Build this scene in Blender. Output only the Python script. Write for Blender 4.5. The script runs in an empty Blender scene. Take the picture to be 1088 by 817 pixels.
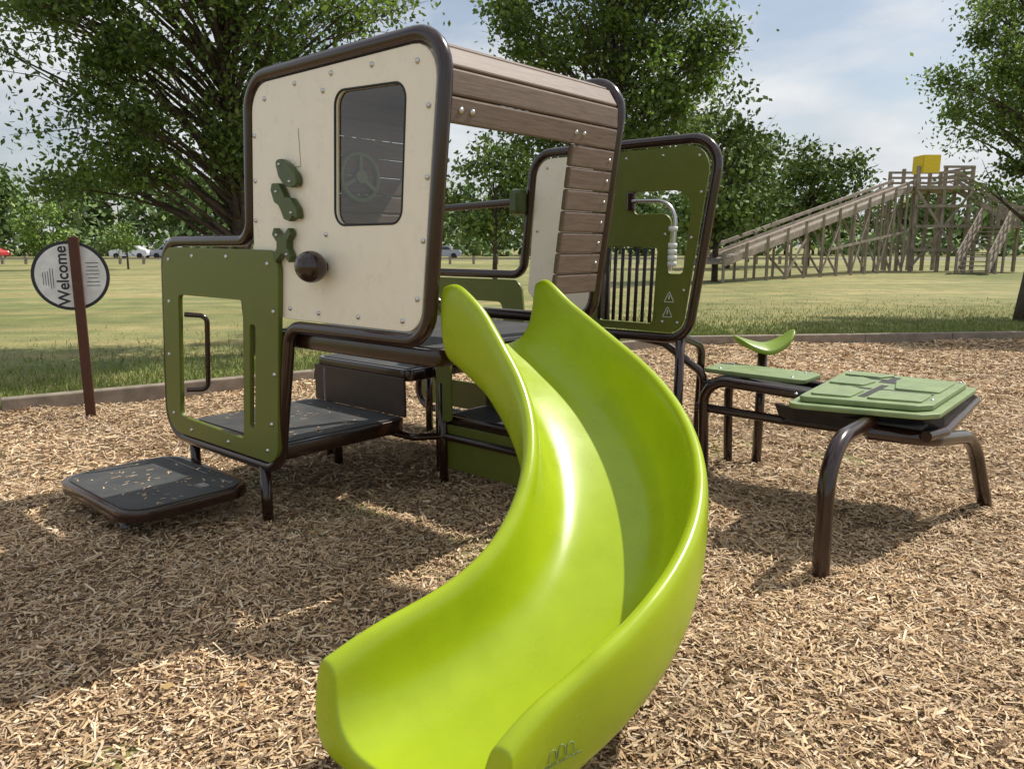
import bpy, math, random
import numpy as np
from mathutils import Vector, Matrix
random.seed(7); rng=np.random.default_rng(7)
scene=bpy.context.scene
D=bpy.data
# ------------------------------------------------------------ helpers
CX,CY=-.258,2.852
AX=Vector((-.755,.656,0)).normalized(); BX=Vector((.656,.755,0)).normalized(); UP=Vector((0,0,1))
C0=Vector((CX,CY,0))
def P(a,b,z): return C0+AX*a+BX*b+UP*z
def link(o,parent=None):
    scene.collection.objects.link(o)
    if parent is not None: o.parent=parent
    return o
def group(name):
    e=D.objects.new(name,None); e.empty_display_size=.2; scene.collection.objects.link(e); return e
def fillet(pts,r,closed=True,seg=8):
    pts=[Vector(p) for p in pts]; n=len(pts); out=[]
    rr=r if isinstance(r,(list,tuple)) else [r]*n
    for i,p in enumerate(pts):
        if not closed and i in (0,n-1): out.append(p.copy()); continue
        a=pts[i-1];b=pts[(i+1)%n]; da=a-p; db=b-p
        ang=da.angle(db)
        t=rr[i]/max(math.tan(ang/2),.05)
        t=min(t,da.length*.48,db.length*.48)
        if t<1e-5: out.append(p.copy()); continue
        A=p+da.normalized()*t; Bq=p+db.normalized()*t
        k=.55
        for j in range(seg+1):
            s=j/seg
            c1=A.lerp(p,k); c2=Bq.lerp(p,k)
            out.append(A*(1-s)**3+c1*3*s*(1-s)**2+c2*3*s*s*(1-s)+Bq*s**3)
    return out
def to_mesh(name,cu,mat,parent,M=None,smooth=True):
    tmp=D.objects.new("tmp",cu); scene.collection.objects.link(tmp)
    dg=bpy.context.evaluated_depsgraph_get(); dg.update()
    me=D.meshes.new_from_object(tmp.evaluated_get(dg)); D.objects.remove(tmp)
    me.materials.clear(); me.materials.append(mat); me.name=name
    if M is not None: me.transform(M)
    if smooth: me.polygons.foreach_set("use_smooth",[True]*len(me.polygons))
    o=D.objects.new(name,me); link(o,parent); return o
def tube(name,pts,r,mat,parent=None,closed=False):
    cu=D.curves.new(name,'CURVE'); cu.dimensions='3D'; cu.bevel_depth=r; cu.bevel_resolution=4; cu.use_fill_caps=True
    sp=cu.splines.new('POLY'); sp.points.add(len(pts)-1)
    for q,p in zip(sp.points,pts): q.co=(p[0],p[1],p[2],1)
    sp.use_cyclic_u=closed
    return to_mesh(name,cu,mat,parent)
def panel(name,outer,holes,M,th,mat,parent=None,bev=.003):
    cu=D.curves.new(name,'CURVE'); cu.dimensions='2D'; cu.fill_mode='BOTH'; cu.extrude=th/2; cu.bevel_depth=bev; cu.bevel_resolution=1
    for lp in [outer]+holes:
        sp=cu.splines.new('POLY'); sp.points.add(len(lp)-1)
        for q,p in zip(sp.points,lp): q.co=(p[0],p[1],0,1)
        sp.use_cyclic_u=True
    return to_mesh(name,cu,mat,parent,M,smooth=False)
def frameM(o,x,y):
    x=Vector(x).normalized(); y=Vector(y).normalized(); z=x.cross(y)
    M=Matrix.Identity(4)
    for i in range(3): M[i][0]=x[i];M[i][1]=y[i];M[i][2]=z[i];M[i][3]=o[i]
    return M
def MB(b): return frameM(P(0,b,0),AX,UP)      # local x=a, y=z
def rr2(x0,y0,x1,y1,r,seg=5): return fillet([(x0,y0,0),(x1,y0,0),(x1,y1,0),(x0,y1,0)],r,True,seg)
def F2(pts,r,seg=6): return fillet([(p[0],p[1],0) for p in pts],r,True,seg)
def mesh_obj(name,verts,faces,mat,parent=None,smooth=False):
    me=D.meshes.new(name); me.from_pydata([tuple(v) for v in verts],[],faces); me.materials.append(mat)
    if smooth: me.polygons.foreach_set("use_smooth",[True]*len(me.polygons))
    me.update(); o=D.objects.new(name,me); link(o,parent); return o
class MB_:
    def __init__(s): s.v=[];s.f=[]
    def box(s,o,x,y,z,sx,sy,sz):
        x=Vector(x).normalized();y=Vector(y).normalized();z=Vector(z).normalized();o=Vector(o)
        n=len(s.v)
        for k in (-1,1):
            for j in (-1,1):
                for i in (-1,1): s.v.append(o+x*(i*sx/2)+y*(j*sy/2)+z*(k*sz/2))
        for q in [(0,2,3,1),(4,5,7,6),(0,1,5,4),(2,6,7,3),(0,4,6,2),(1,3,7,5)]: s.f.append([n+t for t in q])
    def beam(s,p,q,w,h):
        p=Vector(p);q=Vector(q);d=(q-p);L=d.length;d.normalize()
        side=d.cross(UP)
        if side.length<1e-3: side=Vector((1,0,0))
        side.normalize(); u=side.cross(d)
        s.box((p+q)/2,d,side,u,L,w,h)
    def cyl(s,p,q,r,n=8,r2=None):
        p=Vector(p);q=Vector(q);d=(q-p).normalized(); sd=d.cross(UP)
        if sd.length<1e-3: sd=Vector((1,0,0))
        sd.normalize();u=sd.cross(d); m=len(s.v); r2=r if r2 is None else r2
        for k,(c,rad) in enumerate(((p,r),(q,r2))):
            for i in range(n):
                t=2*math.pi*i/n; s.v.append(c+sd*math.cos(t)*rad+u*math.sin(t)*rad)
        for i in range(n): s.f.append([m+i,m+(i+1)%n,m+n+(i+1)%n,m+n+i])
        s.f.append([m+i for i in range(n)][::-1]); s.f.append([m+n+i for i in range(n)])
    def dome(s,c,nrm,r,h):
        c=Vector(c);nrm=Vector(nrm).normalized();x=nrm.orthogonal().normalized();y=nrm.cross(x);m=len(s.v)
        for (rad,hh) in ((r,0),(r*.8,h*.7)):
            for i in range(8):
                t=math.pi*i/4; s.v.append(c+x*math.cos(t)*rad+y*math.sin(t)*rad+nrm*hh)
        s.v.append(c+nrm*h)
        for i in range(8):
            j=(i+1)%8; s.f.append([m+i,m+j,m+8+j,m+8+i]); s.f.append([m+8+i,m+8+j,m+16])
    def make(s,name,mat,parent=None,smooth=False,bevel=0):
        o=mesh_obj(name,s.v,s.f,mat,parent,smooth)
        if bevel:
            md=o.modifiers.new("b",'BEVEL'); md.width=bevel; md.segments=2; md.limit_method='ANGLE'
        return o
def quads(name,V,col,mat,parent=None):
    n=len(V); me=D.meshes.new(name)
    me.vertices.add(4*n); me.vertices.foreach_set("co",V.astype(np.float32).ravel())
    me.loops.add(4*n); me.loops.foreach_set("vertex_index",np.arange(4*n,dtype=np.int32))
    me.polygons.add(n); me.polygons.foreach_set("loop_start",(np.arange(n)*4).astype(np.int32))
    try: me.polygons.foreach_set("loop_total",np.full(n,4,dtype=np.int32))
    except Exception: pass
    me.update(calc_edges=True)
    at=me.attributes.new("Col",'FLOAT_COLOR','POINT')
    c4=np.ones((n,4,4),dtype=np.float32); c4[:,:,:3]=col[:,None,:]
    at.data.foreach_set("color",c4.ravel())
    me.materials.append(mat); o=D.objects.new(name,me); link(o,parent); return o
# ------------------------------------------------------------ materials
def newmat(name):
    m=D.materials.new(name); m.use_nodes=True; nt=m.node_tree; b=nt.nodes["Principled BSDF"]; return m,nt,b
def noise(nt,scale,detail=4,vec=None,rough=.6):
    n=nt.nodes.new("ShaderNodeTexNoise"); n.inputs["Scale"].default_value=scale; n.inputs["Detail"].default_value=detail; n.inputs["Roughness"].default_value=rough
    if vec is None:
        tc=nt.nodes.new("ShaderNodeTexCoord"); vec=tc.outputs["Object"]
    nt.links.new(vec,n.inputs["Vector"]); return n
def ramp(nt,fac,stops):
    r=nt.nodes.new("ShaderNodeValToRGB"); e=r.color_ramp.elements
    while len(e)<len(stops): e.new(.5)
    for el,(p,c) in zip(e,stops): el.position=p; el.color=(*c,1)
    nt.links.new(fac,r.inputs[0]); return r
def bump(nt,h,b,strength,dist=.01):
    n=nt.nodes.new("ShaderNodeBump"); n.inputs["Strength"].default_value=strength; n.inputs["Distance"].default_value=dist
    nt.links.new(h,n.inputs["Height"]); nt.links.new(n.outputs[0],b.inputs["Normal"])
def simple(name,col,rough=.5,coat=0,metal=0,var=.15,nscale=12,bmp=0,bscale=200):
    m,nt,b=newmat(name)
    n=noise(nt,nscale,4)
    c0=tuple(c*(1-var) for c in col); c1=tuple(min(1,c*(1+var)) for c in col)
    r=ramp(nt,n.outputs["Fac"],[(.3,c0),(.7,c1)]); nt.links.new(r.outputs[0],b.inputs["Base Color"])
    mr=nt.nodes.new("ShaderNodeMapRange"); mr.inputs["To Min"].default_value=max(.05,rough-.10); mr.inputs["To Max"].default_value=rough+.14
    nt.links.new(n.outputs["Fac"],mr.inputs["Value"]); nt.links.new(mr.outputs[0],b.inputs["Roughness"])
    b.inputs["Coat Weight"].default_value=coat; b.inputs["Coat Roughness"].default_value=.12; b.inputs["Metallic"].default_value=metal
    if bmp: n3=noise(nt,bscale,2); bump(nt,n3.outputs["Fac"],b,bmp,.004)
    return m
m_tube=simple("brown_powder_coat",(.024,.008,.005),.20,.45,var=.2)
m_green=simple("olive_panel",(.115,.140,.016),.40,.05,var=.08,bmp=.12,bscale=350)
m_sage=simple("sage_panel",(.215,.285,.125),.45,0,var=.12,bmp=.15,bscale=300)
m_white=simple("cream_panel",(.90,.83,.68),.28,.15,var=.03,bmp=.06,bscale=300)
m_slide=simple("lime_plastic",(.35,.46,.008),.27,.1,var=.07,nscale=5,bmp=.08,bscale=260)
m_black=simple("black_rubber",(.016,.016,.017),.6,0,var=.3)
m_dark=simple("dark_brown_board",(.050,.032,.024),.5,0,var=.3)
m_steel=simple("steel",(.6,.6,.6),.25,0,metal=1,var=.1)
m_sign=simple("sign_face",(.72,.76,.76),.4)
m_line=simple("scribed_line",(.35,.29,.22),.6)
m_ink=simple("sign_ink",(.02,.02,.03),.5)
m_bark=simple("bark",(.075,.055,.04),.9,var=.45,nscale=18,bmp=.9,bscale=30)
m_grey=simple("weathered_wood",(.27,.225,.18),.85,var=.3,nscale=3)
m_yellow=simple("yellow_panel",(.75,.55,.02),.5)
m_glass=simple("car_glass",(.02,.025,.03),.1,0)
m_tyre=simple("tyre",(.02,.02,.02),.8)
m_darkgreen=simple("dark_green_plastic",(.055,.080,.012),.35,.1,var=.1)
# clear acrylic pane
m_pane=D.materials.new("acrylic_pane"); m_pane.use_nodes=True; nt=m_pane.node_tree
for n in list(nt.nodes):
    if n.type=='BSDF_PRINCIPLED': nt.nodes.remove(n)
tr=nt.nodes.new("ShaderNodeBsdfTransparent"); tr.inputs[0].default_value=(.80,.83,.82,1)
gl=nt.nodes.new("ShaderNodeBsdfGlossy"); gl.inputs["Roughness"].default_value=.04
ly=nt.nodes.new("ShaderNodeLayerWeight"); ly.inputs[0].default_value=.35
mrr=nt.nodes.new("ShaderNodeMapRange"); mrr.inputs["To Min"].default_value=.07; mrr.inputs["To Max"].default_value=.6
nt.links.new(ly.outputs["Fresnel"],mrr.inputs["Value"])
ms=nt.nodes.new("ShaderNodeMixShader"); nt.links.new(mrr.outputs[0],ms.inputs[0]); nt.links.new(tr.outputs[0],ms.inputs[1]); nt.links.new(gl.outputs[0],ms.inputs[2]); nt.links.new(ms.outputs[0],nt.nodes["Material Output"].inputs[0])
m_deck,nt,b=newmat("punched_deck")
tc=nt.nodes.new("ShaderNodeTexCoord"); mp=nt.nodes.new("ShaderNodeMapping"); mp.vector_type='TEXTURE'; mp.inputs["Rotation"].default_value=(0,0,math.radians(49)); mp.inputs["Scale"].default_value=(.026,.026,.026)
nt.links.new(tc.outputs["Object"],mp.inputs[0])
vo=nt.nodes.new("ShaderNodeTexVoronoi"); vo.inputs["Scale"].default_value=1; vo.inputs["Randomness"].default_value=0; nt.links.new(mp.outputs[0],vo.inputs["Vector"])
vo.voronoi_dimensions='2D'
rp=ramp(nt,vo.outputs["Distance"],[(.14,(.035,.037,.04)),(.24,(.060,.064,.069))])
n=noise(nt,5,6); r2=ramp(nt,n.outputs["Fac"],[(.3,(.65,.65,.65)),(.7,(1.35,1.25,1.1))])
mx=nt.nodes.new("ShaderNodeMix"); mx.data_type='RGBA'; mx.blend_type='MULTIPLY'; mx.inputs[0].default_value=1
nt.links.new(rp.outputs[0],mx.inputs[6]); nt.links.new(r2.outputs[0],mx.inputs[7]); nt.links.new(mx.outputs[2],b.inputs["Base Color"]); b.inputs["Roughness"].default_value=.62
m_slat,nt,b=newmat("brown_plank")
tc=nt.nodes.new("ShaderNodeTexCoord"); mp=nt.nodes.new("ShaderNodeMapping"); mp.vector_type='TEXTURE'; mp.inputs["Rotation"].default_value=(0,0,math.radians(49)); mp.inputs["Scale"].default_value=(.12,.012,.012)
nt.links.new(tc.outputs["Object"],mp.inputs[0])
n=noise(nt,1,5,mp.outputs[0]); r=ramp(nt,n.outputs["Fac"],[(.25,(.125,.082,.060)),(.5,(.17,.118,.090)),(.75,(.205,.150,.118))]); nt.links.new(r.outputs[0],b.inputs["Base Color"])
b.inputs["Roughness"].default_value=.6; bump(nt,n.outputs["Fac"],b,.4,.003)
def attrmat(name,rough,trans=0):
    m,nt,b=newmat(name); at=nt.nodes.new("ShaderNodeAttribute"); at.attribute_name="Col"
    nt.links.new(at.outputs["Color"],b.inputs["Base Color"]); b.inputs["Roughness"].default_value=rough
    if trans:
        t=nt.nodes.new("ShaderNodeBsdfTranslucent"); hs=nt.nodes.new("ShaderNodeHueSaturation"); hs.inputs["Value"].default_value=1.9; hs.inputs["Saturation"].default_value=1.05
        nt.links.new(at.outputs["Color"],hs.inputs["Color"]); nt.links.new(hs.outputs[0],t.inputs[0])
        ms=nt.nodes.new("ShaderNodeMixShader"); ms.inputs[0].default_value=trans
        nt.links.new(b.outputs[0],ms.inputs[1]); nt.links.new(t.outputs[0],ms.inputs[2]); nt.links.new(ms.outputs[0],nt.nodes["Material Output"].inputs[0])
    return m
m_leaf=attrmat("leaf",.5,.38); m_leaf2=attrmat("distant_leaf",.8,0); m_chip=attrmat("wood_chip",.85); m_blade=attrmat("grass_blade",.7,0)
m_bed,nt,b=newmat("chip_bed")
vo=nt.nodes.new("ShaderNodeTexVoronoi"); vo.inputs["Scale"].default_value=45
tc=nt.nodes.new("ShaderNodeTexCoord"); n0=noise(nt,9,2)
vm=nt.nodes.new("ShaderNodeVectorMath"); vm.operation='MULTIPLY_ADD'; vm.inputs[1].default_value=(.3,.3,.3)
nt.links.new(n0.outputs["Color"],vm.inputs[0]); nt.links.new(tc.outputs["Object"],vm.inputs[2]); nt.links.new(vm.outputs[0],vo.inputs["Vector"])
r=ramp(nt,vo.outputs["Color"],[(.0,(.12,.07,.036)),(.4,(.33,.21,.115)),(.75,(.50,.35,.195)),(1,(.64,.48,.31))]); nt.links.new(r.outputs[0],b.inputs["Base Color"])
b.inputs["Roughness"].default_value=.9; bump(nt,vo.outputs["Distance"],b,1,.03)
m_lawn,nt,b=newmat("lawn")
n1=noise(nt,.10,4); n2=noise(nt,1.3,5); n3=noise(nt,22,3)
tc=nt.nodes.new("ShaderNodeTexCoord")
g1=ramp(nt,n1.outputs["Fac"],[(.35,(.165,.178,.055)),(.62,(.31,.285,.130))])
g2=ramp(nt,n2.outputs["Fac"],[(.3,(.62,.70,.62)),(.72,(1.27,1.2,1.15))])
g3=ramp(nt,n3.outputs["Fac"],[(.25,(.6,.62,.6)),(.75,(1.35,1.3,1.3))])
def mul(nt,a,b_):
    mx=nt.nodes.new("ShaderNodeMix"); mx.data_type='RGBA'; mx.blend_type='MULTIPLY'; mx.inputs[0].default_value=1
    nt.links.new(a,mx.inputs[6]); nt.links.new(b_,mx.inputs[7]); return mx.outputs[2]
mp=nt.nodes.new("ShaderNodeMapping"); mp.vector_type='TEXTURE'; mp.inputs["Rotation"].default_value=(0,0,math.radians(6)); mp.inputs["Scale"].default_value=(22,1.1,1); nt.links.new(tc.outputs["Object"],mp.inputs[0])
n4=noise(nt,1,3,mp.outputs[0]); g4=ramp(nt,n4.outputs["Fac"],[(.38,(.76,.88,.74)),(.62,(1.24,1.11,1.14))])
o_=mul(nt,mul(nt,mul(nt,g1.outputs[0],g2.outputs[0]),g3.outputs[0]),g4.outputs[0]); nt.links.new(o_,b.inputs["Base Color"]); b.inputs["Roughness"].default_value=.95
bump(nt,n3.outputs["Fac"],b,.6,.04)
m_road=simple("asphalt",(.16,.16,.16),.85,var=.2,nscale=1)
m_curb=simple("border_timber",(.25,.205,.16),.85,var=.3,nscale=7,bmp=.4,bscale=60)
m_carw=simple("car_paint_white",(.75,.75,.75),.25,.5,var=.02)
m_carr=simple("car_paint_silver",(.35,.37,.4),.25,.5,var=.02)
m_carred=simple("car_paint_red",(.45,.03,.02),.25,.5,var=.02)

# ------------------------------------------------------------ ground
L=900
mesh_obj("lawn_ground",[(-L,-200,0),(L,-200,0),(L,1200,0),(-L,1200,0)],[(0,1,2,3)],m_lawn)
def yb(x): return np.minimum(7.39+.667*(x+2.55),10.75+.118*(x-2.76))
def hgt(x,y):
    return .022+.012*np.sin(x*2.1+1.3*np.sin(y*1.7))+.012*np.sin(y*2.6+x*1.1+2)+.008*np.sin(x*5.3-y*4.1)+.005*np.sin(x*9+y*11)
nx,ny=200,200
xs=np.linspace(-11,16,nx); vv=[];ff=[]
for i,x in enumerate(xs):
    y1=float(yb(x)); y0=-6.0
    for j in range(ny):
        t=j/(ny-1); y=y0+(y1-y0)*t; vv.append((x,y,float(hgt(x,y))))
for i in range(nx-1):
    for j in range(ny-1):
        a=i*ny+j; ff.append((a,a+ny,a+ny+1,a+1))
mesh_obj("wood_chip_bed",vv,ff,m_bed,smooth=True)
bd=MB_()
pl=[Vector((-11,1.75,.05)),Vector((2.42,10.71,.05)),Vector((16,12.31,.05))]
for p,q in zip(pl[:-1],pl[1:]):
    n=int((q-p).length/1.25)
    for i in range(n):
        s=p.lerp(q,i/n); e=p.lerp(q,(i+1)/n); d=(e-s).normalized()
        bd.beam(s+d*.004,e-d*.004,.11,.20)
bd.make("landscape_border",m_curb,bevel=.012)
PALC=np.array([(.65,.48,.295),(.56,.39,.225),(.45,.295,.16),(.77,.61,.41),(.29,.175,.10),(.14,.085,.055),(.69,.50,.29),(.61,.50,.37)])
PRC=[.24,.21,.16,.12,.09,.05,.08,.05]
def chips(n,x0,x1,y0,y1,lmin,lmax,cone=True):
    x=rng.uniform(x0,x1,n*3); y=rng.uniform(y0,y1,n*3)
    k=(y<yb(x)-.06)
    if cone: k&=(np.abs(x)<.74*(y+.6)+.5)
    x=x[k][:n];y=y[k][:n]; m=len(x)
    Lh=rng.uniform(lmin,lmax,m)/2*rng.choice([.5,.8,1,1.45],m); W=rng.uniform(.0035,.011,m)/2*(lmax/.06)
    th=rng.uniform(0,2*np.pi,m); tl=rng.normal(0,.24,m); rl=rng.normal(0,.5,m)
    d=np.stack([np.cos(th)*np.cos(tl),np.sin(th)*np.cos(tl),np.sin(tl)],1)
    s=np.stack([-np.sin(th)*np.cos(rl),np.cos(th)*np.cos(rl),np.sin(rl)],1)
    c=np.stack([x,y,hgt(x,y)+.006+np.abs(rng.normal(0,.008,m))],1)
    tp=rng.uniform(.25,1,m)[:,None]
    V=np.stack([c-d*Lh[:,None]-s*W[:,None]*tp,c+d*Lh[:,None]-s*W[:,None],c+d*Lh[:,None]*rng.uniform(.75,1,m)[:,None]+s*W[:,None]*tp,c-d*Lh[:,None]+s*W[:,None]],1)
    patch=1+.12*np.sin(x*1.9+2*np.sin(y*1.3))*np.sin(y*2.3+x)
    col=PALC[rng.choice(len(PALC),m,p=PRC)]*(rng.uniform(.8,1.15,m)*patch)[:,None]
    return V,col
sets=[chips(130000,-4,4,.9,4.2,.014,.055),chips(85000,-6.5,6.5,3.6,8,.03,.07),chips(45000,-8,10,7,12,.045,.10),chips(10000,-6,6,-3,1.2,.03,.08,False)]
# stray chips kicked onto the steps
n=150
aa=np.concatenate([rng.uniform(1.42,2.18,n//2),rng.uniform(1.35,2.16,n//2)]); bb_=np.concatenate([rng.uniform(-.62,-.08,n//2),rng.uniform(.12,.86,n//2)])
zz=np.concatenate([np.full(n//2,.2135),np.full(n//2,.407)])
cc=np.array([tuple(P(a,b_,z)) for a,b_,z in zip(aa,bb_,zz)]); th_=rng.uniform(0,6.28,n)
d_=np.stack([np.cos(th_),np.sin(th_),th_*0],1)*rng.uniform(.006,.02,n)[:,None]; s_=np.stack([-np.sin(th_),np.cos(th_),th_*0],1)*rng.uniform(.002,.004,n)[:,None]
sets.append((np.stack([cc-d_-s_,cc+d_-s_,cc+d_+s_,cc-d_+s_],1),PALC[rng.choice(len(PALC),n,p=PRC)]))
quads("wood_chips",np.concatenate([s[0] for s in sets]),np.concatenate([s[1] for s in sets]),m_chip)
fl=[];fc=[]
for i in range(34):
    x=random.uniform(-2.6,2.8);y=random.uniform(1.6,5.5);t=random.uniform(0,6.28);s_=random.uniform(.015,.028)
    c=np.array([x,y,float(hgt(np.array(x),np.array(y)))+.03]); d=np.array([math.cos(t),math.sin(t),random.uniform(-.2,.3)])*s_; e=np.array([-math.sin(t),math.cos(t),random.uniform(-.3,.3)])*s_*.7
    fl.append([c-d,c+e,c+d,c-e]); fc.append(random.choice([(.40,.22,.07),(.32,.14,.06),(.45,.30,.12)]))
quads("fallen_leaves",np.array(fl),np.array(fc),m_chip)
def blades(n,x0,x1,y1off,h0,h1,w):
    x=rng.uniform(x0,x1,n); y=yb(x)+.08+rng.exponential(y1off,n)
    hh=rng.uniform(h0,h1,n); th=rng.uniform(0,np.pi*2,n)
    s=np.stack([np.cos(th),np.sin(th),0*th],1)*w/2
    ln=np.stack([rng.normal(0,.35,n)*hh,rng.normal(0,.35,n)*hh,hh],1)
    c=np.stack([x,y,0*x],1)
    V=np.stack([c-s,c+s,c+ln+s*.25,c+ln-s*.25],1)
    pal=np.array([(.17,.23,.04),(.21,.27,.055),(.28,.30,.09),(.40,.36,.17),(.13,.18,.03)])
    return V,pal[rng.choice(5,n,p=[.3,.3,.2,.1,.1])]*rng.uniform(.8,1.2,(n,1))
g=[blades(50000,-8,3.5,1.2,.03,.08,.012),blades(30000,2,13,1.6,.03,.07,.014)]
quads("lawn_grass",np.concatenate([q[0] for q in g]),np.concatenate([q[1] for q in g]),m_blade)

# ------------------------------------------------------------ play structure
S=group("play_structure")
R=.029
loop1=fillet([P(-.05,0,2.158),P(.085,0,1.035),P(1.03,0,1.033),P(1.18,0,.312),P(2.34,0,.312),P(2.215,0,1.428),P(1.32,0,1.428),P(1.255,0,2.158)],[.15,.13,.10,.12,.17,.15,.10,.16])
tube("front_frame",loop1,R,m_tube,S,True)
loopb=fillet([P(a,1.15,z) for a,z in [(-.03,2.158),(.13,1.035),(1.28,1.035),(1.255,2.158)]],[.15,.13,.12,.16])
tube("mid_frame",loopb,R,m_tube,S,True)
loop2=fillet([P(a,2.02,z) for a,z in [(-.11,1.995),(.055,.862),(1.05,.862),(1.18,.15),(2.42,.15),(2.27,1.21),(1.31,1.21),(1.215,1.995)]],[.16,.14,.1,.12,.15,.15,.1,.16])
tube("rear_frame",loop2,R,m_tube,S,True)
wp=F2([(-.01,2.12),(.118,1.072),(1.06,1.072),(1.285,1.30),(1.275,1.5),(1.218,2.12)],[.12,.10,.05,.05,.05,.13])
win=F2([(.165,2.0),(.60,2.02),(.635,1.487),(.212,1.487)],.06)
panel("white_panel",wp,[win],MB(.0),.016,m_white,S)
tube("window_rim",[P(p[0],-.010,p[1]) for p in win],.005,m_black,S,True)
mesh_obj("window_pane",[P(p[0],.002,p[1]) for p in win],[tuple(range(len(win)))],m_pane,S)
gp=F2([(2.19,1.395),(1.035,1.38),(1.14,.352),(2.295,.352)],[.12,.09,.10,.14])
gh=F2([(2.04,1.145),(1.365,1.145),(1.44,.43),(2.125,.45)],.035)
gs=F2([(1.318,1.03),(1.262,1.03),(1.325,.50),(1.378,.50)],.02)
panel("green_panel",gp,[gh,gs],MB(-.026),.02,m_green,S)
tube("grab_bar",fillet([P(2.06,-.0,1.03),P(1.985,.09,1.02),P(2.03,.09,.60),P(2.10,-.0,.60)],.04,False),.014,m_tube,S)
gr=MB_()
gr.beam(P(.868,-.0118,1.90),P(.862,-.0118,1.74),.0025,.002)
gr.beam(P(.862,-.0118,1.742),P(.905,-.0118,1.742),.002,.0025)
gr.make("scribed_guide_line",m_line,S)
def blob(name,pts,mat,r=.008):
    panel(name,F2(pts,r,4),[],MB(-.032),.024,mat,S,.004)
def cpos(a,z,pts): return [(a+x*1.08,z+y*1.08) for x,y in pts]
blob("half_round_knob",cpos(.925,1.712,[(.075,.055),(.035,.058),(-.01,.035),(-.06,-.005),(-.072,-.045),(-.03,-.052),(.02,-.04),(.055,-.005)]),m_darkgreen,.016)
blob("wave_knob",cpos(.955,1.590,[(.090,.055),(.080,.078),(.035,.076),(.008,.040),(-.005,.018),(-.045,.014),(-.085,-.025),(-.092,-.066),(-.060,-.050),(-.035,-.072),(.004,-.062),(.024,-.026),(.040,-.006),(.070,.008)]),m_darkgreen,.006)
blob("cross_knob",cpos(.985,1.405,[(.055,.07),(.028,.045),(.0,.030),(-.022,.045),(-.05,.068),(-.062,.045),(-.034,.018),(-.030,-.012),(-.055,-.045),(-.044,-.068),(-.012,-.040),(.005,-.028),(.028,-.045),(.06,-.068),(.072,-.045),(.042,-.015),(.038,.015),(.07,.045)]),m_darkgreen,.004)
kn=MB_(); kn.cyl(P(.80,-.008,1.305),P(.80,-.045,1.305),.042,18); kn.cyl(P(.715,-.008,1.315),P(.715,-.09,1.315),.022,14); kn.make("knob_base",m_tube,S,True)
bpy.ops.mesh.primitive_uv_sphere_add(segments=28,ring_count=16,radius=.068,location=P(.715,-.085,1.315)); o=bpy.context.object; o.name="ball_knob"; o.data.materials.append(m_tube); o.parent=S; bpy.ops.object.shade_smooth()
bt=MB_()
nB=-BX
def bolt(a,z,b=-.012,r=.011): bt.dome(P(a,b,z),nB,r,.008)
for a,z in [(.10,2.06),(.36,2.085),(.62,2.09),(.88,2.085),(1.12,2.05),(.045,1.9),(.06,1.65),(.09,1.42),(.13,1.2),(.22,1.11),(.5,1.11),(.78,1.11),(1.0,1.12),(1.22,1.9),(1.235,1.7),(1.25,1.52),(.68,2.03),(.70,1.45)]: bolt(a,z)
for a,z in [(2.12,1.33),(1.85,1.35),(1.5,1.35),(1.13,1.32),(1.10,1.1),(1.12,.8),(1.17,.55),(1.22,.41),(1.6,.39),(2.0,.39),(2.2,.46),(2.2,.8),(2.15,1.1)]: bolt(a,z,-.039)
for a,z in [(.975,1.755),(.90,1.678),(1.01,1.64),(.90,1.545),(1.025,1.45),(.95,1.365)]: bolt(a,z,-.048,.007)
pr=fillet([(.10,1.18,0),(-.04,2.145,0),(1.245,2.145,0),(1.275,1.42,0)],[.1,.16,.16,.1],False,16)
cum=[0]
for i in range(1,len(pr)): cum.append(cum[-1]+(pr[i]-pr[i-1]).length)
def at(s):
    for i in range(1,len(pr)):
        if cum[i]>=s:
            t=(s-cum[i-1])/max(1e-9,cum[i]-cum[i-1]); return pr[i-1].lerp(pr[i],t)
    return pr[-1]
sl=MB_(); s=.0; step=.0955; hdr=None
while s+step<=cum[-1]+.001:
    p0=at(s);p1=at(s+step); mid=(p0+p1)/2
    pa=P(p0.x,0,p0.y); pb=P(p1.x,0,p1.y); d=(pb-pa)
    b0,b1=(.035,1.118)
    if s<cum[-1]/2 and mid.y<1.80: b0,b1=(.79,1.118)
    elif hdr is None: hdr=mid.copy()
    n_=d.normalized().cross(BX)
    o=(pa+pb)/2+BX*((b0+b1)/2)
    sl.box(o,BX,d,n_,b1-b0,d.length-.003,.028)
    if s<cum[-1]/2 and 1.25<mid.y<1.80:
        bt.dome(P(mid.x-.015,b1-.035,mid.y),-AX,.008,.006)
    s+=step
sl.make("plank_cladding",m_slat,S,bevel=.008)
for b_ in (.09,.15): bt.dome(P(hdr.x-.014,b_,hdr.y),-AX,.013,.01)
for b_ in (.80,.86): bt.dome(P(hdr.x-.014,b_,hdr.y),-AX,.010,.01)
wc=P(1.24,.60,1.76); ring=[wc+BX*math.cos(t)*.12+UP*math.sin(t)*.12 for t in np.linspace(0,2*math.pi,33)[:-1]]
tube("steering_wheel_rim",ring,.013,m_sage,S,True)
w=MB_()
for t in (0,2.09,4.19): w.beam(wc,wc+BX*math.cos(t+1.5)*.12+UP*math.sin(t+1.5)*.12,.022,.02)
w.cyl(wc-AX*.02,wc+AX*.03,.035,12); w.make("steering_wheel_spokes",m_sage,S)
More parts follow.
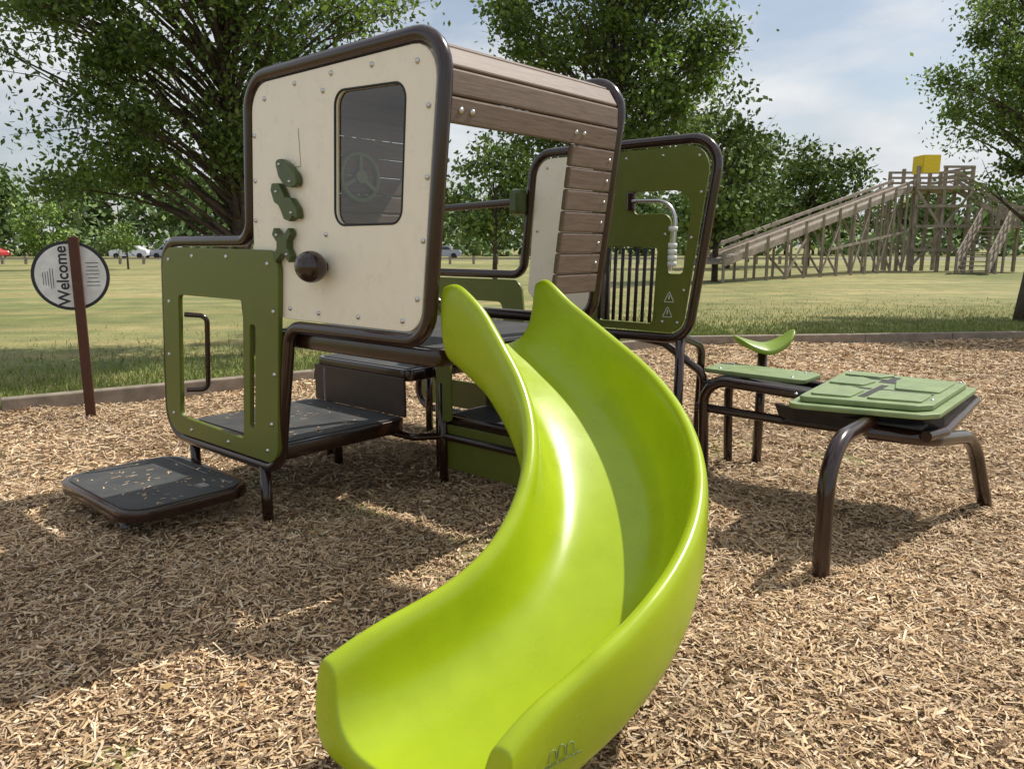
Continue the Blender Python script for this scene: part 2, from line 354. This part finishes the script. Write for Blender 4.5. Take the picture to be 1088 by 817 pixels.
def deck(name,a0,a1,b0,b1,z,th=.07,r=.06,rim=.03):
    M=frameM(P(0,0,z-th/2),AX,BX); pts=lambda e,rad: rr2(a0+e,b0+e,a1-e,b1-e,rad)
    panel(name+"_frame",pts(0,r),[],M,th-.012,m_tube,S,.006)
    M2=frameM(P(0,0,z),AX,BX)
    panel(name+"_top",pts(rim,max(.01,r-.03)),[],M2,.006,m_deck,S,.001)
deck("entry_step",1.37,2.25,-.67,-.03,.208,.055,.14)
deck("lower_deck",1.29,2.22,.06,.92,.40,.08)
deck("middle_deck",1.30,2.22,.95,1.95,.68,.07)
deck("upper_deck",.09,1.26,.04,1.13,1.0,.07)
deck("side_step",.42,1.12,1.07,1.42,.42,.05,.03)
deck("rear_deck",.75,1.2,1.19,1.98,.90,.07)
deck("inner_step",.3,1.12,1.46,1.98,.70,.06,.03)
rb=MB_()
rb.box(P(1.76,.935,.515),AX,BX,UP,.90,.018,.235)
rb.box(P(.76,1.44,.54),AX,BX,UP,.72,.018,.24)
rb.box(P(1.285,1.45,.80),AX,BX,UP,.018,.9,.2)
rb.make("risers",m_dark,S,bevel=.004)
panel("green_riser",F2([(.40,.37),(1.12,.37),(1.12,.11),(.40,.11)],.02),[],MB(1.06),.016,m_green,S)
panel("green_stringer",F2([(1.02,.84),(1.13,.84),(1.13,.40),(1.02,.40)],.02),[],MB(1.03),.016,m_green,S)
ps=MB_()
for a,b_,z in [(1.32,0,.31),(1.89,.86,.34),(1.10,1.04,.62),(1.63,-.576,.165),(2.12,.03,.33),(1.24,1.15,1.0),(.14,1.15,1.0),(.10,2.02,.86),(.55,2.02,.86),(1.25,1.95,.62),(2.15,1.9,.62),(2.1,.95,.62),(.45,1.4,.62)]:
    ps.cyl(P(a,b_,-.1),P(a,b_,z),.028,14)
ps.make("posts",m_tube,S,True)
tube("under_rail",fillet([P(1.9,.9,.30),P(1.2,.9,.30),P(1.1,1.04,.30),P(.4,1.04,.30)],.05,False),.022,m_tube,S)
g2=F2([(-.055,1.955),(.095,.902),(.74,.902),(.74,1.955)],[.13,.10,.03,.03])
h1=F2([(.44,1.72),(.045,1.72),(.095,1.24),(.20,1.24),(.185,1.585),(.44,1.585)],[.03,.12,.03,.03,.06,.03])
h2=F2([(.265,1.40),(.68,1.40),(.68,.94),(.285,.94)],.03)
panel("rear_green_panel",g2,[h1,h2],MB(2.02),.016,m_green,S)
panel("rear_white_panel",F2([(.755,1.955),(.755,.905),(1.05,.905),(1.26,1.1),(1.18,1.955)],[.02,.02,.05,.04,.12]),[],MB(2.02),.014,m_white,S)
panel("rear_lower_green_panel",F2([(1.33,1.17),(2.22,1.17),(2.36,.2),(1.22,.2)],.08),[F2([(1.5,1.02),(2.08,1.02),(2.18,.4),(1.42,.4)],.05)],MB(2.02),.016,m_green,S)
ba=MB_()
for i in range(8):
    a=.29+i*.052; ba.cyl(P(a,2.0,1.39),P(a+.012,2.0,.95),.011,8)
ba.make("rain_bars",m_black,S,True)
tube("bead_rod",fillet([P(.44,1.995,1.665),P(.14,1.995,1.66),P(.165,1.995,1.26)],.13,False),.012,m_steel,S)
bb=MB_()
for z in (1.30,1.335,1.37,1.405,1.50): bb.cyl(P(.161,1.995,z-.014),P(.16,1.995,z+.014),.026,12)
bb.make("beads",m_sign,S,True)
bk=MB_(); bk.box(P(.45,2.0,1.665),AX,BX,UP,.05,.03,.11); bk.make("rod_bracket",m_tube,S,bevel=.01)
for a,z in [(.02,1.90),(.25,1.915),(.5,1.915),(.7,1.9),(.0,1.7),(.05,1.45),(.085,1.15),(.12,.96),(.22,1.47),(.22,.96),(.7,.92),(.8,1.9),(1.1,1.9),(.8,1.6),(.8,1.3),(1.18,1.5)]: bolt(a,z,2.009,.010)
bt.make("bolts",m_steel,S,True)
for k,(a,z) in enumerate([(.178,1.108),(.186,1.02)]):
    tri=[P(a-.032,2.008,z-.03),P(a+.032,2.008,z-.03),P(a,2.008,z+.032)]
    tube("warning_triangle",fillet(tri,.004,True,2),.0018,m_sign,S,True)
    q=MB_(); q.box(P(a,2.008,z-.002),AX,BX,UP,.005,.003,.024); q.make("warning_mark",m_sign,S)
tube("telescope",[P(1.28,1.93,1.69),P(2.02,1.86,1.66)],.024,m_tube,S)
tb=MB_(); tb.box(P(1.30,1.95,1.69),AX,BX,UP,.10,.10,.17); tb.make("telescope_bracket",m_darkgreen,S,bevel=.03)
tube("rear_hoop",fillet([P(.12,2.3,-.05),P(.10,2.3,.80),P(.12,2.04,.88)],.10,False),.024,m_tube,S)
tube("rear_hoop_low",fillet([P(.02,2.2,-.05),P(.03,2.2,.64),P(.25,2.1,.82),P(.5,2.04,.86)],.10,False),.024,m_tube,S)

# ------------------------------------------------------------ slide
fw=-AX; side=-BX
S0=P(.05,.338,0); Rr=.755; th=math.radians(103); l1=.19; l2=.37
def path(s):
    if s<l1: return S0+fw*s, fw.copy()
    s2=s-l1; cen=S0+fw*l1+side*Rr
    if s2<Rr*th:
        t=s2/Rr; return cen-side*Rr*math.cos(t)+fw*Rr*math.sin(t), fw*math.cos(t)+side*math.sin(t)
    e=cen-side*Rr*math.cos(th)+fw*Rr*math.sin(th); d=fw*math.cos(th)+side*math.sin(th)
    return e+d*(s2-Rr*th), d
Ltot=l1+Rr*th+l2
sec=[(0,0),(.09,.003),(.15,.016),(.195,.055),(.219,.11),(.230,.17),(.236,.215),(.249,.246),(.270,.254),(.289,.242),(.297,.205),(.298,.13),(.292,.04),(.268,-.04),(.17,-.062),(0,-.062)]
full=[(-w,h_) for w,h_ in sec[1:-1]][::-1]+[sec[0]]+sec[1:]
m=len(full)
def pos(k,right=True):
    if k==0: return 14
    if k==15: return m-1
    return 14+k if right else 14-k
us=[0,.008,.02]+[.035+(.965-.035)*i/54 for i in range(55)]+[.98,.992,1.0]
vs=[];fs=[]
for u in us:
    s=Ltot*u
    c,d=path(s); rt=Vector((d.y,-d.x,0))
    z=.135+.865*((1-u)**1.45)
    hs=1.0+.12*math.sin(math.pi*min(1,u*1.2))
    if u<.22: hs+=.22*math.cos(math.pi/2*u/.22)**2
    if u>.90: hs*=1-.18*((u-.90)/.10)**2
    if u<.045: hs*=.80+.20*math.sin(math.pi/2*u/.045)
    wf=1+ (.06*(1-u/.08)**2 if u<.08 else 0)+(.04*((u-.85)/.15)**2 if u>.85 else 0)
    lean=.03*max(0,(u-.8)/.2)
    skew=.085*max(0,(u-.72)/.28)      # inner side of the exit runs on further than the outer side
    for w,h_ in full:
        hh=h_*(hs if h_>0 else 1)
        vs.append(c+rt*(w*wf)+UP*(z+hh)+d*((0 if h_<=.02 else -lean*h_/.25)+skew*w/.27))
NS=len(us)-1
for i in range(NS):
    for j in range(m):
        a=i*m+j; b_=i*m+(j+1)%m; fs.append((a,a+m,b_+m,b_))
for base in (0,NS*m):
    for right in (True,False):
        for k in range(7):
            fs.append((base+pos(k,right),base+pos(k+1,right),base+pos(14-k,right),base+pos(15-k,right)))
sld=mesh_obj("playground_slide",vs,fs,m_slide,None,True)
import bmesh
bm=bmesh.new(); bm.from_mesh(sld.data); bmesh.ops.recalc_face_normals(bm,faces=bm.faces); bm.to_mesh(sld.data); bm.free()
md=sld.modifiers.new("s",'SUBSURF'); md.levels=2; md.render_levels=2
sg=MB_(); c,d=path(Ltot*.86); sg.cyl(Vector((c.x,c.y,-.1)),Vector((c.x,c.y,.12)),.03,12)
sg.make("support_leg",m_tube,sld,True)
uu=.86
c,d=path(Ltot*uu); rt=Vector((d.y,-d.x,0)); so_=-rt; xm=UP.cross(so_)
zb=.135+.865*((1-uu)**1.45)
def mkt(x,y): return c+so_*.2995+xm*x+UP*(zb+.085+y)
for k,x0 in enumerate((-.026,0,.026)):
    tube("maker_mark_%d"%(k+1),fillet([mkt(x0-.011,0),mkt(x0-.009,.022),mkt(x0,.034 if x0==0 else .028),mkt(x0+.009,.022),mkt(x0+.011,0)],.005,False,3),.0012,m_sage,sld)
cu=D.curves.new("maker_text",'FONT'); cu.body="MEADOW PLAYWORKS"; cu.size=.011; cu.align_x='CENTER'; cu.extrude=.0008
to_mesh("maker_text",cu,m_sage,sld,frameM(mkt(0,-.014),xm,UP),False)

# ------------------------------------------------------------ activity table
T=group("activity_table")
tube("arch_leg",fillet([P(-1.08,1.13,-.05),P(-1.06,1.17,.595),P(-1.06,2.45,.595)],[0,.24,0],False,12),.036,m_tube,T)
tube("side_leg",fillet([P(-.06,2.08,-.05),P(-.03,2.08,.635),P(-.95,2.08,.60)],.14,False),.030,m_tube,T)
tube("rear_leg",fillet([P(.02,2.58,-.05),P(.02,2.52,.61),P(-1.05,2.50,.58)],.14,False),.028,m_tube,T)
tube("end_leg",fillet([P(-1.05,1.72,.545),P(-1.30,1.85,.525),P(-1.37,2.42,.445),P(-1.44,2.68,-.06)],[0,.12,.28,0],False,12),.036,m_tube,T)
tube("cross_rail",fillet([P(.02,2.1,.46),P(-.5,2.15,.44),P(-1.25,1.95,.50)],.1,False),.026,m_tube,T)
tube("end_rail",fillet([P(-1.29,1.78,.55),P(-1.325,1.95,.545),P(-1.335,2.62,.60),P(-1.1,2.66,.61)],.05,False),.026,m_tube,T)
def MT(z): return frameM(P(0,0,z),AX,BX)
vb=[];fb=[]
for i in range(11):
    for j in range(9):
        a=.0-1.28*i/10; t=j/8
        if i<5: b0_,b1_=2.12,2.52
        else: b0_,b1_=(1.72 if i>6 else 2.0),2.58
        z=.610-.055*math.sin(math.pi*t)*math.sin(math.pi*i/10)-.01*i/10; vb.append(P(a,b0_+(b1_-b0_)*t,z))
for i in range(10):
    for j in range(8): q=i*9+j; fb.append((q,q+9,q+10,q+1))
o=mesh_obj("black_sheet",vb,fb,m_black,T,True); md=o.modifiers.new("s",'SOLIDIFY'); md.thickness=.012
ap=[P(-.62,1.70,.63),P(-.72,1.66,.63),P(-1.27,1.80,.63),P(-1.31,1.95,.635),P(-1.31,2.58,.64)]
al=[P(-.62,1.76,.56),P(-.72,1.72,.55),P(-1.24,1.84,.53),P(-1.315,1.98,.545),P(-1.325,2.58,.60)]
fa=[(i,i+1,i+6,i+5) for i in range(4)]
o=mesh_obj("black_apron",ap+al,fa,m_black,T); md=o.modifiers.new("s",'SOLIDIFY'); md.thickness=.01
panel("end_plate",F2([(-.72,1.58),(-1.27,1.72),(-1.33,1.80),(-1.33,2.64),(-.63,2.64)],[.05,.05,.04,.05,.05]),[],MT(.648),.016,m_sage,T,.004)
panel("end_plate_top",F2([(-.75,1.65),(-1.24,1.77),(-1.29,1.84),(-1.29,2.59),(-.68,2.59)],[.03,.03,.03,.04,.04]),[],MT(.676),.018,m_sage,T,.004)
panel("side_plate",F2([(.04,2.20),(-.58,2.16),(-.58,2.46),(.04,2.50)],.05),[],MT(.665),.018,m_sage,T,.004)
def piece(nm,pts): panel(nm,F2(pts,.02,4),[],MT(.693),.006,m_sage,T,.003)
piece("maze_piece_1",[(-.78,1.72),(-.95,1.76),(-.95,1.98),(-.86,2.04),(-.76,1.98)])
piece("maze_piece_2",[(-1.02,1.78),(-1.24,1.84),(-1.24,2.05),(-1.02,2.02)])
piece("maze_piece_3",[(-.74,2.10),(-.90,2.12),(-.92,2.28),(-.84,2.36),(-.73,2.32)])
piece("maze_piece_4",[(-1.06,2.12),(-1.25,2.14),(-1.25,2.50),(-1.10,2.52),(-1.0,2.38)])
piece("maze_piece_5",[(-.72,2.42),(-.90,2.42),(-.96,2.54),(-.72,2.55)])
gv=MB_()
for (a,b_,la,lb) in [(-.985,2.02,.034,.40),(-1.12,2.085,.24,.040),(-.88,2.07,.16,.036),(-.97,2.33,.08,.07),(-.97,2.42,.040,.18),(-.85,2.39,.2,.030),(-1.02,1.90,.10,.05)]:
    gv.box(P(a,b_,.6885),AX,BX,UP,la,lb,.004+.001*random.random())
gv.make("grooves",m_black,T)
tb=MB_()
for (a,b_) in [(-.72,1.69),(-1.265,1.95),(-1.265,2.56),(-.70,2.57)]: tb.dome(P(a,b_,.688),UP,.01,.008)
for (a,b_) in [(-.05,2.25),(-.5,2.22),(-.5,2.42),(-.05,2.44)]: tb.dome(P(a,b_,.677),UP,.01,.008)
tb.make("plate_bolts",m_steel,T,True)
vs2=[];fs2=[];ns=17
sc=Vector((1.60,4.80,.80))
for k in range(2):
    for i in range(ns):
        for j in range(ns):
            u=i/(ns-1)*2-1;v=j/(ns-1)*2-1
            x=u*math.sqrt(1-v*v/2);y=v*math.sqrt(1-u*u/2)
            z=.070*abs(x)**1.6*(1+.30*x)-.04*y*y-(.045 if k==0 else 0)*(1-.35*max(abs(x),abs(y)))
            vs2.append(sc+Vector((x*.195,y*.135,z)))
for k in range(2):
    for i in range(ns-1):
        for j in range(ns-1):
            q=k*ns*ns+i*ns+j; f=(q,q+ns,q+ns+1,q+1); fs2.append(f if k else f[::-1])
ring=[i*ns for i in range(ns)]+[(ns-1)*ns+j for j in range(1,ns)]+[i*ns+ns-1 for i in range(ns-2,-1,-1)]+[j for j in range(ns-2,0,-1)]
for a,b_ in zip(ring,ring[1:]+ring[:1]): fs2.append((a,b_,b_+ns*ns,a+ns*ns))
SE=mesh_obj("saddle_seat",vs2,fs2,simple("seat_green",(.20,.29,.02),.35,.1,var=.06),None,True)
md=SE.modifiers.new("s",'SUBSURF'); md.levels=1; md.render_levels=1
sp=MB_(); sp.cyl((sc.x,sc.y,-.1),(sc.x,sc.y,.78),.03,14); sp.make("seat_post",m_tube,SE,True)

# ------------------------------------------------------------ welcome sign
W=group("welcome_sign")
sb=Vector((-3.466,6.1,0)); nrm=Vector((.42,-.907,0)).normalized(); xr=UP.cross(nrm).normalized()
w=MB_(); w.box(sb+UP*.70,xr,nrm,UP,.075,.05,1.55); w.make("sign_post",simple("sign_post_brown",(.075,.024,.010),.6,var=.2),W,bevel=.005)
sc_=sb-xr*.045-nrm*.045+UP*1.17
def disc(r,off,thk,mat,name):
    q=MB_(); q.cyl(sc_+nrm*(off-thk),sc_+nrm*off,r,56); q.make(name,mat,W)
disc(.275,0,.02,m_ink,"sign_ring"); disc(.250,.003,.01,m_sign,"sign_disc")
def text(body,size,x,y,rot,mat,name,bold=0):
    cu=D.curves.new(name,'FONT'); cu.body=body; cu.size=size; cu.align_x='CENTER'; cu.align_y='CENTER'; cu.extrude=.001; cu.offset=bold
    M=frameM(sc_+nrm*.0045+xr*x+UP*y,xr,UP)@Matrix.Rotation(rot,4,'Z')
    to_mesh(name,cu,mat,W,M,False)
text("Welcome",.118,-.055,0,math.pi/2,m_ink,"welcome_lettering",.002)
ln=MB_()
for i in range(5):
    x=-.125-.017*i; hh=.17-.03*i*.6
    ln.box(sc_+nrm*.004+xr*x+UP*(-.02),UP,xr,nrm,hh*random.uniform(.85,1.1),.004,.002)
for i in range(7):
    ln.box(sc_+nrm*.004+xr*(.155)+UP*(.10-.03*i),xr,UP,nrm,random.uniform(.07,.10),.005,.002)
ln.make("small_print",m_ink,W)

# ------------------------------------------------------------ trees
def leaves(centers,sig,per,size,pal,flat=.7):
    n=len(centers)*per
    c=np.repeat(centers,per,0); cl=np.repeat(rng.uniform(.72,1.25,len(centers)),per)
    sg=np.repeat(sig,per)[:,None]
    off=rng.normal(0,1,(n,3))*sg*np.array([1,1,flat]); c=c+off
    d=rng.normal(0,1,(n,3))+np.array([0,0,-.3]); d/=np.linalg.norm(d,axis=1)[:,None]
    nn=rng.normal(0,.6,(n,3))+np.array([0,0,1]); s=np.cross(nn,d); s/=np.linalg.norm(s,axis=1)[:,None]+1e-9
    Ls=(size*rng.uniform(.6,1.2,n))[:,None]; w=Ls*.30
    V=np.stack([c,c+d*Ls*.5+s*w,c+d*Ls,c+d*Ls*.5-s*w],1)
    col=pal[rng.choice(len(pal),n)]*(cl*rng.uniform(.8,1.2,n))[:,None]
    return V,col
PAL=np.array([(.080,.130,.024),(.105,.160,.030),(.058,.100,.020),(.135,.185,.042),(.09,.145,.026)])
def branch(mb,p,q,r0,r1,seg=4,wob=.1):
    p=Vector(p);q=Vector(q); L_=(q-p).length; pr_=p
    mid=p.lerp(q,.45)+UP*L_*.12+Vector((random.gauss(0,wob),random.gauss(0,wob),0))*L_
    for i in range(1,seg+1):
        t=i/seg; x=p*(1-t)**2+mid*2*t*(1-t)+q*t*t
        mb.cyl(pr_,x,r0+(r1-r0)*(i-1)/seg,6,r0+(r1-r0)*i/seg); pr_=x
def tree(name,base,cen,rad,ncl,per,lsize,csig,tr,pal=PAL,zmin=None,lean=(0,0),mat=None,flat=.6):
    base=Vector(base);cen=Vector(cen); mb=MB_()
    top=Vector((cen.x+lean[0],cen.y+lean[1],cen.z+rad[2]*.75))
    tk=[base-UP*.1]
    for i in range(1,9):
        t=i/8; p=base.lerp(top,t)+Vector((random.gauss(0,.05),random.gauss(0,.05),0))*rad[0]*.5*t; tk.append(p)
    for i in range(8): mb.cyl(tk[i],tk[i+1],tr*(1-.88*i/8),10,tr*(1-.88*(i+1)/8))
    cs=[];sg=[]
    while len(cs)<ncl:
        v=Vector((random.gauss(0,1),random.gauss(0,1),random.gauss(0,1))).normalized()*random.uniform(.30,1.0)**.5
        v*=random.uniform(.82,1.15)
        c=cen+Vector((v.x*rad[0],v.y*rad[1],v.z*rad[2]))
        if zmin and c.z<zmin: continue
        cs.append(c); sg.append(random.uniform(.5,1.3)*csig)
    for c in cs:
        t=max(.18,min(.95,(c.z-base.z)/(top.z-base.z)*.75-.05+random.uniform(-.05,.05)))
        k=t*8; i=min(7,int(k)); st=tk[i].lerp(tk[i+1],k-i)
        branch(mb,st,c,tr*.34*(1-t*.6),tr*.05,4)
        for _ in range(2):
            e=c+Vector((random.gauss(0,1),random.gauss(0,1),random.gauss(0,.7)))*csig*1.3
            branch(mb,st.lerp(c,.7),e,tr*.08,tr*.02,2)
    g=group(name)
    mb.make("trunk_and_limbs",m_bark,g,True)
    V,col=leaves(np.array([tuple(c) for c in cs]),np.array(sg),per,lsize,pal,flat)
    quads("foliage",V,col,mat or m_leaf,g)
tree("shade_tree",(-3.35,9.9,0),(-3.8,10.1,4.35),(2.45,2.2,2.75),150,420,.082,.26,.13,zmin=1.75)
tree("shade_tree",(1.75,14.6,0),(1.85,14.6,5.1),(2.1,1.95,3.0),120,330,.11,.29,.13,zmin=2.5)
tree("shade_tree",(9.75,14.5,0),(10.55,14.6,4.7),(2.75,2.4,2.7),135,330,.10,.27,.17,zmin=2.3)
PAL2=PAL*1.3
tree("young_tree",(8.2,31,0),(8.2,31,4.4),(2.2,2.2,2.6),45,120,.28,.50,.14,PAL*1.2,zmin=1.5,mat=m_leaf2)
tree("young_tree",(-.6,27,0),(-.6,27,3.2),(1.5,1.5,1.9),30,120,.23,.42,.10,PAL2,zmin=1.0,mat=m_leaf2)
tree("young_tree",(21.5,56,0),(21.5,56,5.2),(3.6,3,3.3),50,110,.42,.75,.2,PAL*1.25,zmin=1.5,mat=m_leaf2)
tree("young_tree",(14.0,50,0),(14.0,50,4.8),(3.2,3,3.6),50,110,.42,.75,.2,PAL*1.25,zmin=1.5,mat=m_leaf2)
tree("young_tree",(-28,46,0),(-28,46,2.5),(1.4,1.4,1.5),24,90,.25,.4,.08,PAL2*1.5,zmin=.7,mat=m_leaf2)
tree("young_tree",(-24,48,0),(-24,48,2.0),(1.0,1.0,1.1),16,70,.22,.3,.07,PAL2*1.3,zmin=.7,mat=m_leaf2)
cs=[];sg=[]
mbt=MB_()
for i in range(95):
    x=-150+i*3.3+random.uniform(-1.5,1.5); y=random.uniform(112,138)+ (12 if x>20 else 0)
    hh=random.uniform(8.5,13)*(1.25 if x<-20 else .95); r=random.uniform(2.6,4.2)
    mbt.cyl((x,y,-.2),(x,y,hh*.6),.25,6,.1)
    for j in range(24):
        v=Vector((random.gauss(0,1),random.gauss(0,1),random.gauss(0,1))).normalized()*random.uniform(.5,1)
        cs.append((x+v.x*r,y+v.y*r,hh*.55+v.z*hh*.43)); sg.append(random.uniform(.6,1.1))
for i in range(420):
    cs.append((random.uniform(-150,165),random.uniform(108,128),random.uniform(.3,3))); sg.append(random.uniform(.7,1.2))
dt=group("distant_trees"); mbt.make("trunks",m_bark,dt)
V,col=leaves(np.array(cs),np.array(sg),26,1.35,PAL*1.35+np.array([.028,.034,.034])); quads("foliage",V,col,m_leaf2,dt)  # pale blue-grey offset paints distance haze into the leaf colour
# ------------------------------------------------------------ road, fence, cars
mesh_obj("park_road",[(-160,84,.012),(160,84,.012),(160,93,.012),(-160,93,.012)],[(0,1,2,3)],m_road)
bo=MB_()
for i in range(46):
    x=-62+i*1.9
    bo.box((x,62,.30),(1,0,0),(0,1,0),UP,.20,.20,.70)
bo.beam((-63,62.0,.46),(26,62.0,.46),.10,.11)
bo.make("log_rail_fence",m_grey)
def car(x,y,mat,flip=1):
    g=group("parked_car")
    prof=[(-2.1,.35),(-2.15,.75),(-1.95,.95),(-1.2,1.0),(-.75,1.42),(.75,1.46),(1.55,1.02),(2.0,.92),(2.15,.7),(2.1,.35)]
    v=[];f=[]
    for s_ in (-.85,.85):
        for px,pz in prof: v.append((x+px*flip,y+s_*(.82 if pz>1.2 else 1),pz))
    n=len(prof)
    for i in range(n): f.append((i,(i+1)%n,n+(i+1)%n,n+i))
    f.append(tuple(range(n)));f.append(tuple(range(n,2*n))[::-1])
    o=mesh_obj("body",v,f,mat,g); md=o.modifiers.new("b",'BEVEL'); md.width=.06; md.segments=2
    q=MB_()
    q.v+= [Vector((x+a*flip,y-.86+ (.0 if zz<1.1 else .08),zz)) for a,zz in [(-1.05,1.03),(-.7,1.36),(.7,1.4),(1.3,1.04)]]; q.f.append([0,1,2,3]); q.make("side_glass",m_glass,g)
    q=MB_()
    for wx in (-1.35,1.35):
        for s_ in (-.8,.8): q.cyl((x+wx,y+s_-.12,.33),(x+wx,y+s_+.12,.33),.33,16)
    q.make("wheels",m_tyre,g)
car(-44.5,90,m_carw); car(-40.3,91,m_carr); car(-60.8,89,m_carred); car(-8.2,91,m_carr,-1)
# ------------------------------------------------------------ wooden toboggan ramp
G=group("toboggan_ramp"); w=MB_()
p0=Vector((7.6,30,.75)); p1=Vector((22.4,44.5,4.75)); dr=(p1-p0); hd=Vector((dr.x,dr.y,0)).normalized(); sd=Vector((hd.y,-hd.x,0)); wd=.7
for s_ in (-1,1):
    w.beam(p0+sd*wd*s_,p1+sd*wd*s_,.07,.26)
    w.beam(p0+sd*wd*s_+UP*.36,p1+sd*wd*s_+UP*.36,.08,.14)
w.beam(p0,p1,wd*2,.06)
n=12
for i in range(n+1):
    c=p0.lerp(p1,i/n)
    for s_ in (-1,1):
        t=c+sd*wd*s_*1.06; w.beam(Vector((t.x,t.y,-.1)),t+UP*.42,.10,.10)
    if c.z>1.6:
        w.beam(c+sd*wd-UP*(c.z-.2),c-sd*wd-UP*.2,.05,.10)
    if i<n and i%2==1:
        c2=p0.lerp(p1,(i+1)/n)
        if c.z>1.6:
            w.beam(c+sd*wd*1.1-UP*(c.z-.2),c2+sd*wd*1.1-UP*.3,.05,.10)
w.beam(p0.lerp(p1,.45)+sd*wd*1.1-UP*1.3,p1+sd*wd*1.1-UP*2.4,.05,.11)
tx0,tx1,ty0,ty1=22.4,25.4,43.2,46.4
for x in (tx0,23.9,tx1):
    for y in (ty0,44.8,ty1): w.beam((x,y,-.1),(x,y,5.75),.16,.16)
w.box((23.9,44.8,4.6),(1,0,0),(0,1,0),UP,3.2,3.4,.2)
for z in (5.1,5.4,5.7):
    w.beam((tx0+1.3,ty0-.1,z),(tx1,ty0-.1,z),.06,.13); w.beam((tx0,ty1+.1,z),(tx1,ty1+.1,z),.06,.13); w.beam((tx1+.1,ty0,z),(tx1+.1,ty1,z),.06,.13)
w.beam((tx0,ty0-.1,.3),(tx1,ty0-.1,4.4),.06,.14); w.beam((tx1,ty0-.12,.3),(tx0,ty0-.12,4.4),.06,.14)
for z in (1.2,2.5,3.6): w.beam((tx0,ty0-.14,z),(tx1,ty0-.14,z),.06,.16)
def stair(a,b_,wid):
    a=Vector(a);b_=Vector(b_); h=Vector((b_.x-a.x,b_.y-a.y,0)).normalized(); s1=Vector((h.y,-h.x,0)); nst=int(abs(b_.z-a.z)/.2)
    for s_ in (-1,1):
        w.beam(a+s1*wid/2*s_,b_+s1*wid/2*s_,.06,.28)
        for k in (.45,.7,.95): w.beam(a+s1*wid/2*s_+UP*k,b_+s1*wid/2*s_+UP*k,.05,.10)
        for i in range(6):
            c=a.lerp(b_,i/5)+s1*wid/2*s_; w.beam(c-UP*(c.z+.1 if i%2==0 else .1),c+UP*1.0,.1,.1)
    for i in range(nst):
        c=a.lerp(b_,(i+.5)/nst); w.box(c,s1,h,UP,wid,.27,.05)
stair((23.0,38.4,.1),(26.2,42.0,2.5),1.4)
stair((28.2,43.2,2.5),(25.5,44.8,4.6),1.3)
w.box((27.4,42.8,2.45),(1,0,0),(0,1,0),UP,2.6,2.2,.12)
for x in (26.2,28.6):
    for y in (41.8,43.8): w.beam((x,y,-.1),(x,y,3.5),.15,.15)
for z in (2.9,3.2,3.5): w.beam((26.2,41.8,z),(28.6,41.8,z),.05,.1); w.beam((28.6,41.8,z),(28.6,43.8,z),.05,.1)
w.make("timber_frame",m_grey,G)
y_=MB_(); y_.box((22.55,43.6,5.85),(1,0,0),(0,1,0),UP,.12,1.0,.95); y_.box((23.0,43.05,5.85),(1,0,0),(0,1,0),UP,.9,.1,.95); y_.make("yellow_board",m_yellow,G)

# ------------------------------------------------------------ light, sky, camera
Sd=Vector((1.25,.73,1.86)).normalized()
el=math.asin(Sd.z); az=math.atan2(Sd.x,Sd.y)
sun=D.lights.new("sun",'SUN'); sun.energy=4.8; sun.angle=math.radians(.6); sun.color=(1,.95,.86)
so=D.objects.new("sun",sun); so.rotation_euler=Sd.to_track_quat('Z','Y').to_euler(); scene.collection.objects.link(so)
wd_=D.worlds.new("World"); scene.world=wd_; wd_.use_nodes=True; nt=wd_.node_tree; bg=nt.nodes["Background"]
sk=nt.nodes.new("ShaderNodeTexSky"); sk.sky_type='NISHITA'; sk.sun_disc=False; sk.sun_elevation=el; sk.sun_rotation=az; sk.air_density=1.1; sk.dust_density=1.4; sk.ozone_density=1.3
tc=nt.nodes.new("ShaderNodeTexCoord"); mp=nt.nodes.new("ShaderNodeMapping"); mp.inputs["Scale"].default_value=(1,1,2.8); mp.inputs["Location"].default_value=(.35,.2,.1)
nt.links.new(tc.outputs["Generated"],mp.inputs[0])
n1=nt.nodes.new("ShaderNodeTexNoise"); n1.inputs["Scale"].default_value=3.1; n1.inputs["Detail"].default_value=8; n1.inputs["Roughness"].default_value=.52; nt.links.new(mp.outputs[0],n1.inputs["Vector"])
r=ramp(nt,n1.outputs["Fac"],[(.40,(.30,.30,.30)),(.56,(.97,.97,.97))])
n2=nt.nodes.new("ShaderNodeTexNoise"); n2.inputs["Scale"].default_value=6; n2.inputs["Detail"].default_value=6; nt.links.new(mp.outputs[0],n2.inputs["Vector"])
r3=ramp(nt,n2.outputs["Fac"],[(.35,(6.3,6.6,7.0)),(.65,(8.1,8.25,8.4))])
mx=nt.nodes.new("ShaderNodeMix"); mx.data_type='RGBA'; nt.links.new(r.outputs[0],mx.inputs[0]); nt.links.new(sk.outputs[0],mx.inputs[6]); nt.links.new(r3.outputs[0],mx.inputs[7])
nt.links.new(mx.outputs[2],bg.inputs[0]); bg.inputs[1].default_value=.105
cam=D.cameras.new("camera"); cam.sensor_width=36; cam.lens=806/1088*36; cam.clip_end=3000; cam.clip_start=.05
co=D.objects.new("camera",cam); co.location=(0,0,1.4); co.rotation_euler=(math.radians(90-10.3),0,0); scene.collection.objects.link(co); scene.camera=co
scene.view_settings.view_transform='Standard'; scene.view_settings.look='None'; scene.view_settings.exposure=0
